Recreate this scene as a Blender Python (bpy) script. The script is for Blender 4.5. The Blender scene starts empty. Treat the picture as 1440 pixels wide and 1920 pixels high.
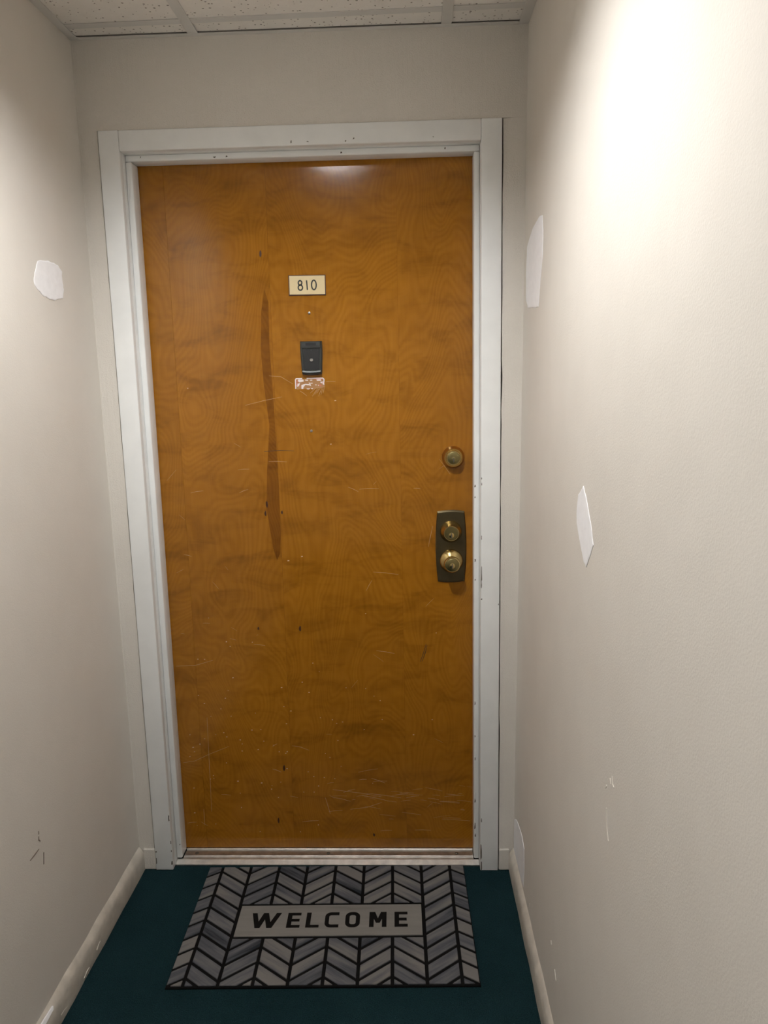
import bpy, bmesh, math, random
from mathutils import Vector, Matrix
random.seed(8)
S = bpy.context.scene
COL = S.collection

# ---------------------------------------------------------------- camera, world, exposure
F_PX = 1439.33
YAW, PITCH, ROLL = 0.0358, -0.1751, 0.0209
cam_d = bpy.data.cameras.new('camera'); cam = bpy.data.objects.new('camera', cam_d); COL.objects.link(cam)
cam_d.sensor_fit = 'VERTICAL'; cam_d.sensor_height = 36.0; cam_d.lens = F_PX/1920*36.0
cam_d.clip_start = 0.02; cam_d.clip_end = 50
Rw = Matrix.Rotation(YAW, 3, 'Z') @ Matrix.Rotation(PITCH, 3, 'X') @ Matrix.Rotation(ROLL, 3, 'Y')
rgt, fwd, up = Rw.col[0], Rw.col[1], Rw.col[2]
M = Matrix((rgt, up, -fwd)).transposed().to_4x4()
M.translation = (0.2623, -2.0211, 1.4157)
cam.matrix_world = M
S.camera = cam
W = bpy.data.worlds.new('world'); S.world = W; W.use_nodes = True
W.node_tree.nodes['Background'].inputs[0].default_value = (0.02, 0.02, 0.02, 1)
W.node_tree.nodes['Background'].inputs[1].default_value = 0.2
vs = S.view_settings
vs.view_transform = 'Standard'; vs.look = 'None'; vs.gamma = 1.0; vs.use_curve_mapping = False
vs.exposure = 0.25
LAMP = 1520.0          # radiance of the ceiling light's lens
HALL_FILL = 36.0      # of the fill lights added in the hallway behind the camera

# ---------------------------------------------------------------- helpers
def props(o, label=None, cat=None, group=None, kind=None):
    if label: o['label'] = label
    if cat: o['category'] = cat
    if group: o['group'] = group
    if kind: o['kind'] = kind
    return o
def empty(name, loc=(0, 0, 0), rz=0, parent=None):
    o = bpy.data.objects.new(name, None); COL.objects.link(o)
    o.location = loc; o.rotation_euler = (0, 0, rz); o.empty_display_size = .05
    if parent: o.parent = parent
    return o
def obj(name, bm, mat, parent=None, org=(0, 0, 0), smooth=False, bevel=0, seg=2):
    """bm in the parent's frame; the object's origin is put at org in that frame"""
    bmesh.ops.recalc_face_normals(bm, faces=bm.faces)
    if bevel:
        es = [e for e in bm.edges if len(e.link_faces) == 2 and e.calc_face_angle(0) > .5]
        bmesh.ops.bevel(bm, geom=es, offset=bevel, segments=seg, affect='EDGES', profile=.5)
    bmesh.ops.translate(bm, verts=bm.verts, vec=-Vector(org))
    me = bpy.data.meshes.new(name); bm.to_mesh(me); bm.free()
    if smooth:
        for p in me.polygons: p.use_smooth = True
        try: me.set_sharp_from_angle(angle=math.radians(35))
        except Exception: pass
    me.materials.append(mat)
    o = bpy.data.objects.new(name, me); COL.objects.link(o); o.location = org
    if parent: o.parent = parent
    return o
def box(bm, x0, x1, y0, y1, z0, z1):
    v = [bm.verts.new((x, y, z)) for x in (x0, x1) for y in (y0, y1) for z in (z0, z1)]
    for f in ((0,1,3,2),(4,6,7,5),(0,4,5,1),(2,3,7,6),(0,2,6,4),(1,5,7,3)): bm.faces.new([v[i] for i in f])
    return v
def hexa(bm, c):
    """8 corners: bottom ring of 4 then top ring of 4"""
    v = [bm.verts.new(q) for q in c]
    for f in ((0,1,2,3),(4,5,6,7),(0,1,5,4),(1,2,6,5),(2,3,7,6),(3,0,4,7)): bm.faces.new([v[i] for i in f])
def slab(bm, pts, fn, h0, h1, inset=0.0, top_inset_h=None):
    """outline pts (a,b) raised from h0 to h1 through fn(a,b,h); the top ring is shrunk by inset"""
    ca = sum(p[0] for p in pts)/len(pts); cb = sum(p[1] for p in pts)/len(pts)
    def shr(p):
        d = math.hypot(p[0]-ca, p[1]-cb) or 1
        k = max(0.2, 1-inset/d); return (ca+(p[0]-ca)*k, cb+(p[1]-cb)*k)
    lo = [bm.verts.new(fn(a, b, h0)) for a, b in pts]
    rings = [lo]
    if inset:
        hm = top_inset_h if top_inset_h is not None else h0+(h1-h0)*.6
        rings.append([bm.verts.new(fn(a, b, hm)) for a, b in pts])
    rings.append([bm.verts.new(fn(*shr(p), h1)) for p in pts])
    n = len(pts)
    for r0, r1 in zip(rings, rings[1:]):
        for i in range(n): bm.faces.new((r0[i], r0[(i+1)%n], r1[(i+1)%n], r1[i]))
    bm.faces.new(rings[-1]); bm.faces.new(lo[::-1])
def ribbon(bm, pts, w, fn, h0, h1, closed=False, taper=False):
    n = len(pts); L, R_ = [], []
    for i in range(n):
        p = Vector(pts[i])
        a = Vector(pts[(i-1) % n]) if (closed or i > 0) else None
        b = Vector(pts[(i+1) % n]) if (closed or i < n-1) else None
        d1 = (p-a).normalized() if a is not None else (b-p).normalized()
        d2 = (b-p).normalized() if b is not None else d1
        n1 = Vector((-d1.y, d1.x)); n2 = Vector((-d2.y, d2.x))
        m = n1+n2
        m = m.normalized() if m.length > 1e-6 else n1
        ww = w/2/max(.5, m.dot(n1))
        if taper and not closed: ww *= .25+.75*math.sin(math.pi*(i+.35)/(n-.3))
        L.append(p+m*ww); R_.append(p-m*ww)
    k = n if closed else n-1
    vt = [(bm.verts.new(fn(l.x, l.y, h1)), bm.verts.new(fn(r.x, r.y, h1)), bm.verts.new(fn(l.x, l.y, h0)), bm.verts.new(fn(r.x, r.y, h0))) for l, r in zip(L, R_)]
    for i in range(k):
        a, b = vt[i], vt[(i+1) % n]
        bm.faces.new((a[0], a[1], b[1], b[0])); bm.faces.new((a[2], b[2], b[3], a[3]))
        bm.faces.new((a[0], b[0], b[2], a[2])); bm.faces.new((a[1], a[3], b[3], b[1]))
    if not closed:
        for e in (vt[0], vt[-1]): bm.faces.new((e[0], e[1], e[3], e[2]))
def lathe(bm, prof, fn, n=48, cap=True):
    """prof: (radius, height) pairs; fn(a,b,h)"""
    rings = []
    for r, h in prof:
        if r < 1e-6: rings.append([bm.verts.new(fn(0, 0, h))])
        else: rings.append([bm.verts.new(fn(r*math.cos(2*math.pi*i/n), r*math.sin(2*math.pi*i/n), h)) for i in range(n)])
    for r0, r1 in zip(rings, rings[1:]):
        for i in range(n):
            q = [r0[i % len(r0)], r0[(i+1) % len(r0)], r1[(i+1) % len(r1)], r1[i % len(r1)]]
            q = list(dict.fromkeys(q))
            if len(q) > 2: bm.faces.new(q)
    if cap and len(rings[0]) > 2: bm.faces.new(rings[0][::-1])
    if cap and len(rings[-1]) > 2: bm.faces.new(rings[-1])
B = bmesh.new

# ---------------------------------------------------------------- materials
def mat(name):
    m = bpy.data.materials.new(name); m.use_nodes = True
    nt = m.node_tree; return m, nt, nt.nodes['Principled BSDF']
def N(nt, t, **kw):
    n = nt.nodes.new(t)
    for k, v in kw.items():
        if k in n.inputs: n.inputs[k].default_value = v
        else: setattr(n, k, v)
    return n
def coords(nt, scale, rand=0.0):
    tc = N(nt, 'ShaderNodeTexCoord'); mp = N(nt, 'ShaderNodeMapping'); mp.inputs['Scale'].default_value = scale
    nt.links.new(tc.outputs['Object'], mp.inputs['Vector'])
    if rand:
        oi = N(nt, 'ShaderNodeObjectInfo'); mm = N(nt, 'ShaderNodeMath', operation='MULTIPLY'); mm.inputs[1].default_value = rand
        nt.links.new(oi.outputs['Random'], mm.inputs[0]); nt.links.new(mm.outputs[0], mp.inputs['Location'])
    return mp.outputs['Vector']
def noise(nt, scale, vscale=(1, 1, 1), detail=3, rough=.5, rand=0.0, dist=0.0):
    n = N(nt, 'ShaderNodeTexNoise'); n.inputs['Scale'].default_value = scale; n.inputs['Detail'].default_value = detail
    n.inputs['Roughness'].default_value = rough; n.inputs['Distortion'].default_value = dist
    nt.links.new(coords(nt, vscale, rand), n.inputs['Vector']); return n.outputs['Fac']
def ramp(nt, fac, stops):
    r = N(nt, 'ShaderNodeValToRGB'); e = r.color_ramp.elements
    while len(e) < len(stops): e.new(.5)
    for i, (p, c) in enumerate(stops): e[i].position = p; e[i].color = (*c, 1) if len(c) == 3 else c
    nt.links.new(fac, r.inputs[0]); return r.outputs[0]
def mix(nt, fac, a, b, typ='MIX'):
    m = N(nt, 'ShaderNodeMix', data_type='RGBA', blend_type=typ)
    for sock, v in ((m.inputs[0], fac), (m.inputs[6], a), (m.inputs[7], b)):
        if isinstance(v, (int, float)): sock.default_value = v
        elif isinstance(v, tuple): sock.default_value = (*v, 1)
        else: nt.links.new(v, sock)
    return m.outputs[2]
def math_(nt, op, a, b=None):
    m = N(nt, 'ShaderNodeMath', operation=op)
    for i, v in enumerate((a, b)):
        if v is None: continue
        if isinstance(v, (int, float)): m.inputs[i].default_value = v
        else: nt.links.new(v, m.inputs[i])
    return m.outputs[0]
def bump(nt, p, h, strength, dist):
    b = N(nt, 'ShaderNodeBump'); b.inputs['Strength'].default_value = strength; b.inputs['Distance'].default_value = dist
    nt.links.new(h, b.inputs['Height']); nt.links.new(b.outputs[0], p.inputs['Normal'])
def plain(name, col, rough=.5, metal=0.0, spec=.5, var=0.0, vs=40, bmp=None):
    m, nt, p = mat(name)
    p.inputs['Roughness'].default_value = rough; p.inputs['Metallic'].default_value = metal
    p.inputs['Specular IOR Level'].default_value = spec
    if var:
        f = noise(nt, vs, detail=4)
        c = ramp(nt, f, [(.3, tuple(c*(1-var) for c in col)), (.7, tuple(min(1, c*(1+var)) for c in col))])
        nt.links.new(c, p.inputs['Base Color'])
    else: p.inputs['Base Color'].default_value = (*col, 1)
    if bmp: bump(nt, p, noise(nt, bmp[0], bmp[3] if len(bmp) > 3 else (1, 1, 1), detail=3), bmp[1], bmp[2])
    return m
def wall_mat(name, streaky=False):
    m, nt, p = mat(name)
    f = noise(nt, 1.7, detail=4, rough=.6); f2 = noise(nt, 9, detail=3)
    c = ramp(nt, f, [(.3, (.70, .66, .60)), (.7, (.735, .695, .635))])
    c = mix(nt, .25, c, ramp(nt, f2, [(.35, (.68, .64, .58)), (.65, (.745, .705, .645))]))
    nt.links.new(c, p.inputs['Base Color']); p.inputs['Roughness'].default_value = .68; p.inputs['Specular IOR Level'].default_value = .22
    h = math_(nt, 'ADD', noise(nt, 330, detail=2), math_(nt, 'MULTIPLY', noise(nt, 24, detail=3), 1.2))
    if streaky: h = math_(nt, 'ADD', h, math_(nt, 'MULTIPLY', noise(nt, 60, (1, 1, .12), detail=4), 1.6))
    bump(nt, p, h, .8 if streaky else .22, .0014); return m
M_wall = wall_mat('cream_wall_paint')
M_wallrough = wall_mat('thick_brushed_wall_paint', True)
M_trim = plain('white_trim_paint', (.85, .86, .85), .40, var=.03, vs=14, bmp=(55, .25, .0012, (1, 1, .25)))
M_base = plain('glossy_baseboard_paint', (.60, .555, .485), .36, var=.15, vs=26, bmp=(45, .4, .002, (1, .3, 1)))
M_spackle = plain('white_spackle', (.92, .915, .93), .7, var=.03, vs=60, bmp=(120, .2, .0008))
M_scuff = plain('bare_plaster', (.80, .76, .68), .8)
M_scuffd = plain('dark_scuff', (.22, .18, .14), .8)
M_crack = plain('shadow_gap_filler', (.10, .08, .06), .9)
M_tee = plain('grid_enamel', (.68, .665, .635), .4, var=.03, vs=10)
M_black = plain('black_enamel', (.012, .012, .012), .45)
def tile_mat():
    m, nt, p = mat('mineral_fibre_tile')
    v = N(nt, 'ShaderNodeTexVoronoi', feature='F1'); v.inputs['Scale'].default_value = 105
    nt.links.new(coords(nt, (1, 1, 1)), v.inputs['Vector'])
    # voronoi spots kept only where a random cell value allows: uneven pin holes and fissures
    wn = N(nt, 'ShaderNodeSeparateColor'); nt.links.new(v.outputs['Color'], wn.inputs[0])
    size = math_(nt, 'MULTIPLY', math_(nt, 'GREATER_THAN', wn.outputs[0], .30), math_(nt, 'ADD', math_(nt, 'MULTIPLY', wn.outputs[1], .24), .05))
    size = math_(nt, 'ADD', size, math_(nt, 'MULTIPLY', math_(nt, 'SUBTRACT', noise(nt, 260, detail=2), .5), .25))
    hole = math_(nt, 'LESS_THAN', v.outputs['Distance'], size)
    base = ramp(nt, noise(nt, 30, detail=4), [(.3, (.84, .81, .765)), (.7, (.88, .85, .805))])
    c = mix(nt, math_(nt, 'MULTIPLY', hole, .8), base, (.17, .145, .12))
    nt.links.new(c, p.inputs['Base Color']); p.inputs['Roughness'].default_value = .95
    h = math_(nt, 'SUBTRACT', math_(nt, 'MULTIPLY', noise(nt, 200, detail=3), .5), hole)
    bump(nt, p, h, .6, .002); return m
M_tile = tile_mat()
def wood_mat(name, dark=1.0, tint=(1, 1, 1)):
    m, nt, p = mat(name)
    # contour lines of a slow field: rotary-cut birch figure
    f = noise(nt, 2.1, (1.5, 1, .75), detail=2.5, rough=.42, rand=37, dist=.35)
    f = math_(nt, 'ADD', f, math_(nt, 'MULTIPLY', noise(nt, 14, (1, 1, .6), detail=2, rand=11), .022))
    s = math_(nt, 'SINE', math_(nt, 'MULTIPLY', f, 420.0))
    s2 = math_(nt, 'SINE', math_(nt, 'MULTIPLY', f, 131.0))
    lines = math_(nt, 'ADD', math_(nt, 'MULTIPLY', s, .7), math_(nt, 'MULTIPLY', s2, .3))
    lines = math_(nt, 'ADD', math_(nt, 'MULTIPLY', lines, .5), .5)
    curl = noise(nt, 7.5, (1.0, 1, 2.6), detail=5, rough=.55, rand=23, dist=.6)
    tone = noise(nt, 1.6, (1.6, 1, .8), detail=3, rand=51)
    fib = noise(nt, 60, (5, 1, .25), detail=3, rand=7)
    k = dark
    c = ramp(nt, lines, [(.05, (.312*k, .124*k, .0080*k)), (.5, (.336*k, .136*k, .0095*k)), (.95, (.356*k, .146*k, .0112*k))])
    c = mix(nt, .62, c, ramp(nt, curl, [(.30, (.60, .56, .50)), (.5, (1, 1, 1)), (.72, (1.12, 1.13, 1.12))]), 'MULTIPLY')
    c = mix(nt, .6, c, ramp(nt, tone, [(.3, (.78, .73, .66)), (.7, (1.1, 1.1, 1.08))]), 'MULTIPLY')
    c = mix(nt, .25, c, ramp(nt, fib, [(.3, (.8, .76, .7)), (.7, (1.1, 1.1, 1.1))]), 'MULTIPLY')
    oi = N(nt, 'ShaderNodeObjectInfo')
    c = mix(nt, 1.0, c, ramp(nt, oi.outputs['Random'], [(0, tuple(.84*t for t in tint)), (1, tuple(1.08*t for t in tint))]), 'MULTIPLY')
    nt.links.new(c, p.inputs['Base Color'])
    p.inputs['Roughness'].default_value = .13; p.inputs['Specular IOR Level'].default_value = .45
    bump(nt, p, math_(nt, 'ADD', noise(nt, 38, (1, 1, .5), detail=4), math_(nt, 'MULTIPLY', fib, .4)), .16, .0012)
    return m
M_wood = wood_mat('varnished_birch_veneer')
M_heart = wood_mat('dark_heartwood_veneer', .66, (1.0, .88, .8))
M_knot = plain('dark_knot', (.06, .018, .004), .4)
M_patina = plain('worn_varnish_mark', (.46, .27, .115), .6)
M_speck = plain('bare_wood_fleck', (.68, .50, .32), .7)
M_inkmark = plain('black_scuff_mark', (.02, .012, .008), .6)
M_brass = plain('polished_brass', (.62, .47, .20), .2, 1.0)
M_brassaged = plain('aged_brass', (.50, .31, .09), .3, 1.0, var=.12, vs=60)
M_cyl = plain('nickel_brass_cylinder', (.26, .215, .095), .34, 1.0)
M_plate = plain('antique_bronze_plate', (.105, .083, .045), .34, .85, var=.12, vs=30)
M_pewter = plain('dark_pewter', (.085, .09, .088), .36, .8, var=.1, vs=60)
M_visor = plain('black_crackle_panel', (.010, .010, .010), .6, .0, bmp=(400, .3, .0006))
M_chrome = plain('bright_chrome', (.75, .74, .72), .15, 1.0)
M_lens_d = plain('dark_lens_glass', (.03, .035, .03), .05)
M_steel = plain('dull_steel_screw', (.45, .43, .40), .35, 1.0)
M_number = plain('cream_engraved_plastic', (.76, .62, .36), .38, var=.03, vs=30)
M_numback = plain('brown_plate_core', (.06, .02, .01), .5)
M_alu = plain('worn_aluminium', (.84, .82, .78), .42, 1.0, var=.14, vs=45, bmp=(60, .25, .0008, (.1, 1, 1)))
M_alud = plain('grimy_aluminium', (.58, .55, .51), .45, 1.0, var=.2, vs=40)
M_sticker = plain('torn_white_paper', (.82, .74, .72), .8)
M_stickr = plain('faded_red_print', (.62, .17, .11), .8)
M_glue = plain('sticker_glue_film', (.40, .20, .075), .5)
def carpet_mat():
    m, nt, p = mat('dark_teal_carpet')
    f = noise(nt, 5, detail=5, rough=.6); g = noise(nt, 420, detail=2)
    c = ramp(nt, f, [(.3, (.0098, .0265, .0310)), (.7, (.0135, .0355, .0415))])
    c = mix(nt, .7, c, ramp(nt, g, [(.3, (.55, .55, .55)), (.7, (1.5, 1.5, 1.5))]), 'MULTIPLY')
    nt.links.new(c, p.inputs['Base Color']); p.inputs['Roughness'].default_value = 1.0; p.inputs['Specular IOR Level'].default_value = .0
    
    bump(nt, p, math_(nt, 'ADD', g, math_(nt, 'MULTIPLY', noise(nt, 120, detail=3), 1.0)), .9, .004); return m
M_carpet = carpet_mat()
M_rubber = plain('black_rubber', (.005, .005, .005), .85, spec=.1, bmp=(300, .3, .0008))
M_letter = plain('black_letter_print', (.006, .0055, .005), .85, spec=.1)
def plank_mat(name, warm):
    m, nt, p = mat(name)
    f = noise(nt, 26, (.22, 2.2, 1), detail=5, rough=.6, rand=91)
    g = noise(nt, 11, (.28, 1.6, 1), detail=3, rand=47)
    oi = N(nt, 'ShaderNodeObjectInfo')
    # each plank draws its own mean tone
    t = math_(nt, 'ADD', math_(nt, 'MULTIPLY', f, .95), math_(nt, 'ADD', math_(nt, 'MULTIPLY', g, .85), math_(nt, 'MULTIPLY', oi.outputs['Random'], .26)))
    r = [(.66, (.016, .020, .026)), (.82, (.060, .063, .073)), (.98, (.104, .106, .116)), (1.18, (.170, .163, .155))]
    r = [(q/1.3, k) for q, k in r]; t = math_(nt, 'MULTIPLY', t, 1/1.3)
    if warm: r = [(.45, (.13, .122, .112)), (.66, (.185, .177, .163)), (.9, (.215, .206, .19)), (1.0, (.235, .222, .205))]
    nt.links.new(ramp(nt, t, r), p.inputs['Base Color']); p.inputs['Roughness'].default_value = .85; p.inputs['Specular IOR Level'].default_value = .2
    bump(nt, p, f, .3, .001); return m
M_plank = plank_mat('grey_wood_print', False)
M_panel = plank_mat('beige_wood_print', True)
def emit(name, col, s):
    m = bpy.data.materials.new(name); m.use_nodes = True; nt = m.node_tree; nt.nodes.clear()
    e = N(nt, 'ShaderNodeEmission'); e.inputs[0].default_value = (*col, 1); e.inputs[1].default_value = s
    o = N(nt, 'ShaderNodeOutputMaterial'); nt.links.new(e.outputs[0], o.inputs[0]); return m
M_lamp = emit('lit_lamp_lens', (1.0, 1.0, .995), LAMP)
M_hall = emit('hall_fill_emitter', (1.0, 1.0, .995), HALL_FILL)
M_baffle = plain('grey_lamp_baffle', (.32, .31, .30), .5)
M_white = plain('white_lamp_enamel', (.8, .79, .77), .4)

# ---- marks measured on the door face: (x, z) in metres
LONG= [[(-0.428, 0.597), (-0.374, 0.598), (-0.319, 0.614)], [(-0.428, 0.294), (-0.393, 0.299), (-0.347, 0.321), (-0.286, 0.346)], [(-0.099, 0.347), (-0.072, 0.342), (-0.049, 0.332)], [(0.157, 0.639), (0.209, 0.63)], [(-0.157, 0.344), (-0.143, 0.353)], [(-0.161, 0.273), (-0.135, 0.263)], [(0.017, 0.206), (0.104, 0.194), (0.159, 0.183)], [(0.018, 0.181), (0.069, 0.168)], [(0.068, 0.142), (0.117, 0.148), (0.162, 0.164)], [(0.049, 0.197), (0.084, 0.207)], [(0.217, 0.194), (0.258, 0.194)], [(0.299, 0.178), (0.333, 0.172)], [(0.336, 0.168), (0.394, 0.164)], [(0.342, 0.108), (0.424, 0.104)], [(0.342, 0.113), (0.397, 0.112)], [(-0.006, 0.18), (0.007, 0.127)], [(0.095, 0.237), (0.119, 0.239)], [(0.133, 0.242), (0.173, 0.227)], [(-0.078, 0.101), (-0.029, 0.105)], [(0.156, 0.071), (0.191, 0.073)], [(0.26, 0.074), (0.308, 0.073)], [(0.104, 0.187), (0.186, 0.168)], [(0.118, 0.194), (0.22, 0.179)], [(-0.347, 0.437), (-0.349, 0.284), (-0.351, 0.135)], [(-0.375, 0.143), (-0.375, 0.09)], [(-0.427, 0.097), (-0.399, 0.1)], [(-0.215, 1.104), (-0.19, 1.113)], [(-0.352, 1.106), (-0.316, 1.111)], [(-0.216, 1.168), (-0.184, 1.17)], [(0.153, 0.872), (0.224, 0.864)], [(-0.129, 1.19), (-0.078, 1.188)], [(-0.383, 0.929), (-0.361, 0.924)], [(0.27, 1.109), (0.289, 1.107)], [(0.12, 1.109), (0.174, 1.109)], [(0.089, 1.115), (0.117, 1.102)], [(-0.197, 0.661), (-0.164, 0.657)], [(0.309, 0.943), (0.322, 1.002)], [(0.132, 0.818), (0.149, 0.848)], [(-0.117, 1.423), (-0.085, 1.42), (-0.053, 1.4)], [(-0.186, 1.345), (-0.084, 1.366)], [(0.037, 1.404), (0.063, 1.404)], [(-0.035, 1.381), (-0.016, 1.367)], [(0.033, 1.39), (0.028, 1.373)], [(0.03, 1.39), (0.022, 1.369)], [(0.027, 1.39), (0.016, 1.366)], [(0.024, 1.39), (0.011, 1.373)], [(0.021, 1.39), (0.005, 1.37)], [(0.017, 1.39), (-0.001, 1.366)], [(0.014, 1.39), (-0.007, 1.374)]]
DARK= [[(0.3, 0.658), (0.282, 0.604)], [(0.303, 0.654), (0.288, 0.606)], [(-0.14, 1.218), (-0.095, 1.22), (-0.057, 1.218)]]
SPECK= [(-0.304, 0.464), (-0.335, 0.441), (-0.189, 0.398), (-0.2, 0.335), (-0.297, 0.293), (-0.261, 0.195), (-0.252, 0.366), (-0.394, 0.343), (-0.391, 0.329), (-0.373, 0.353), (-0.358, 0.37), (-0.4, 0.212), (-0.26, 0.148), (-0.403, 0.131), (-0.263, 0.56), (-0.289, 0.497), (-0.343, 0.617), (-0.266, 0.656), (-0.276, 0.67), (-0.061, 0.545), (-0.098, 0.456), (-0.028, 0.603), (-0.122, 0.529), (0.023, 0.428), (0.053, 0.421), (-0.038, 0.248), (-0.007, 0.245), (-0.03, 0.091), (-0.085, 0.068), (0.26, 0.38), (0.315, 0.427), (0.329, 0.691), (0.012, 0.309), (-0.001, 0.322), (-0.114, 0.328), (-0.138, 0.328), (-0.339, 0.252), (-0.275, 0.441), (-0.401, 0.383), (-0.117, 0.274), (-0.039, 0.198), (-0.025, 0.218), (-0.166, 0.208), (-0.195, 0.228), (-0.266, 0.234), (-0.341, 1.394), (0.061, 1.353), (0.045, 1.235), (-0.047, 0.92), (-0.086, 0.908)]
KNOT= [(-0.15, 0.105), (0.137, 0.058), (-0.14, 1.07), (-0.145, 1.044), (-0.098, 1.047), (-0.181, 0.709), (-0.061, 0.708), (-0.125, 1.741), (-0.126, 0.276)]
STREAK= [(-0.119, 1.65), (-0.11, 1.616), (-0.112, 1.492), (-0.106, 1.289), (-0.101, 1.157), (-0.1, 1.06), (-0.101, 0.981), (-0.139, 0.982), (-0.141, 1.06), (-0.135, 1.157), (-0.122, 1.289), (-0.132, 1.398), (-0.136, 1.493), (-0.13, 1.592)]

# ---------------------------------------------------------------- measured dimensions (metres)
XL, XR, ZC = -.5498, .5498, 2.238
def xl(y, z): return XL+.0053*y-.0012*(z-1)
def xr(y, z): return XR-.0051*y+.0078*(z-1)
YEND = -2.4
CO, COR, CT = -.5015, .4983, 2.0295          # casing outer edges
CI, CIR, CIT = -.4503, .4473, 1.9804         # casing inner edges
SI, SIR, SIT = -.4339, .4322, 1.9642         # door stop inner edges
CY, SY, DY = -.0066, .0296, .0805            # casing face, stop face, door face
H = 2.40

# ---------------------------------------------------------------- the setting
bm = B(); box(bm, -2.3, 2.3, -4.1, .0, -.05, 0); box(bm, -.56, .56, 0, .014, -.05, 0)
props(obj('floor', bm, M_carpet), 'dark teal low pile carpet covering the floor', 'floor', kind='structure')

bm = B()
hexa(bm, [(xl(0,0)-.12, .1, 0), (xl(0,0), .1, 0), (xl(YEND,0), YEND, 0), (xl(YEND,0)-.12, YEND, 0),
          (xl(0,H)-.12, .1, H), (xl(0,H), .1, H), (xl(YEND,H), YEND, H), (xl(YEND,H)-.12, YEND, H)])
wall_l = props(obj('wall_left', bm, M_wall), 'cream painted wall on the left with one round spackle patch', 'wall', kind='structure')
bm = B()
hexa(bm, [(xr(0,0)+.12, .1, 0), (xr(0,0), .1, 0), (xr(YEND,0), YEND, 0), (xr(YEND,0)+.12, YEND, 0),
          (xr(0,H)+.12, .1, H), (xr(0,H), .1, H), (xr(YEND,H), YEND, H), (xr(YEND,H)+.12, YEND, H)])
wall_r = props(obj('wall_right', bm, M_wall), 'cream painted wall on the right with three narrow spackle patches', 'wall', kind='structure')

# back wall: two strips beside the casing with ragged paint edges, and the part over the door
fb = lambda a, b, h: (a, -h, b)
def ragged(x, z0, z1, amp, n=46):
    return [(x+random.uniform(-amp, amp)*(random.random()**2), z0+(z1-z0)*i/n) for i in range(n+1)]
bm = B()
slab(bm, [(xl(0,H), CT+.0012), (xr(0,H), CT+.0012), (xr(0,H), H), (xl(0,H), H)], fb, -.1, 0)
slab(bm, [(xl(0,0), 0), (CO-.0030, 0)]+ragged(CO-.0030, .0, CT, .0016)+[(CO-.0030, CT+.0012), (xl(0,2), CT+.0012)], fb, -.1, 0)
slab(bm, [(xr(0,0), 0), (xr(0,2), CT+.0012)]+ragged(COR+.0030, .0, CT, .0022)[::-1], fb, -.1, 0)
wall_b = props(obj('wall_back', bm, M_wallrough), 'cream painted wall around and above the apartment door', 'wall', kind='structure')
bm = B(); box(bm, CO-.01, CI-.021, .02, .03, 0, CT); box(bm, CIR+.021, COR+.02, .02, .03, 0, CT)
obj('crack_backing', bm, M_crack, wall_b)
# bead of paint in the corners
for nm, xf, wl, sgn in (('left', xl, wall_l, 1), ('right', xr, wall_r, -1)):
    bm = B(); pts = [(xf(0, z)+sgn*random.uniform(.0000, .0012), z) for z in [.09+i*.0715 for i in range(31)]]
    ribbon(bm, pts, .0045, fb, -.001, .0012)
    obj('corner_paint_bead', bm, M_wall, wl)

# spackle patches and scuffs
fl = lambda a, b, h: (xl(a, b)+h, a, b)
fr = lambda a, b, h: (xr(a, b)-h, a, b)
def rough_outline(pts, amp, k=3):
    out = []
    for i, p in enumerate(pts):
        q = pts[(i+1) % len(pts)]
        for j in range(k):
            t = j/k; out.append((p[0]+(q[0]-p[0])*t+random.uniform(-amp, amp), p[1]+(q[1]-p[1])*t+random.uniform(-amp, amp)))
    return out
LP = [(-.285,1.682),(-.263,1.687),(-.217,1.689),(-.184,1.684),(-.168,1.672),(-.169,1.649),(-.167,1.632),(-.175,1.612),(-.218,1.604),(-.243,1.604),(-.269,1.608),(-.296,1.618),(-.308,1.629),(-.310,1.644),(-.300,1.660)]
RP1 = [(-.253,1.754),(-.269,1.723),(-.269,1.669),(-.247,1.613),(-.230,1.563),(-.188,1.564),(-.081,1.572),(-.045,1.598),(-.041,1.670),(-.050,1.721),(-.129,1.748),(-.213,1.756)]
RP2 = [(-.72,1.224),(-.739,1.213),(-.78,1.173),(-.802,1.141),(-.786,1.121),(-.76,1.094),(-.742,1.097),(-.702,1.13),(-.68,1.154),(-.676,1.179),(-.686,1.205)]
RP3 = [(-.012,.165),(-.051,.190),(-.100,.199),(-.156,.205),(-.190,.194),(-.198,.131),(-.190,.082),(-.159,.076),(-.082,.076),(-.012,.076)]
for par, fn, pts in ((wall_l, fl, LP), (wall_r, fr, RP1), (wall_r, fr, RP2), (wall_r, fr, RP3)):
    bm = B(); slab(bm, rough_outline(pts, .0018), fn, -.002, .0009, .003, .0004)
    props(obj('spackle_patch', bm, M_spackle, par), 'dried white spackle patch')
bm = B()
for l in ([(-.940,.762),(-.943,.744),(-.946,.734),(-.957,.718)],): ribbon(bm, l, .0042, fr, -.001, .0007, taper=True)
for l in ([(-.962,.827),(-.966,.816),(-.974,.815)], [(-.930,.790),(-.936,.797)], [(-.952,.818),(-.957,.811)], [(-.621,.181),(-.606,.195)], [(-.560,.225),(-.566,.220)], [(-.29,.10),(-.29,.108)]):
    ribbon(bm, l, .0035, fr, -.001, .0006, taper=True)
obj('paint_scrape', bm, M_scuff, wall_r)
bm = B()
for l in ([(-.535,.452),(-.537,.445),(-.531,.438)], [(-.578,.424),(-.560,.424),(-.540,.425)], [(-.522,.405),(-.527,.380)], [(-.533,.463),(-.534,.456)]):
    ribbon(bm, l, .0028, fl, -.001, .0005, taper=True)
obj('wall_scuff', bm, M_scuffd, wall_l)

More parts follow.
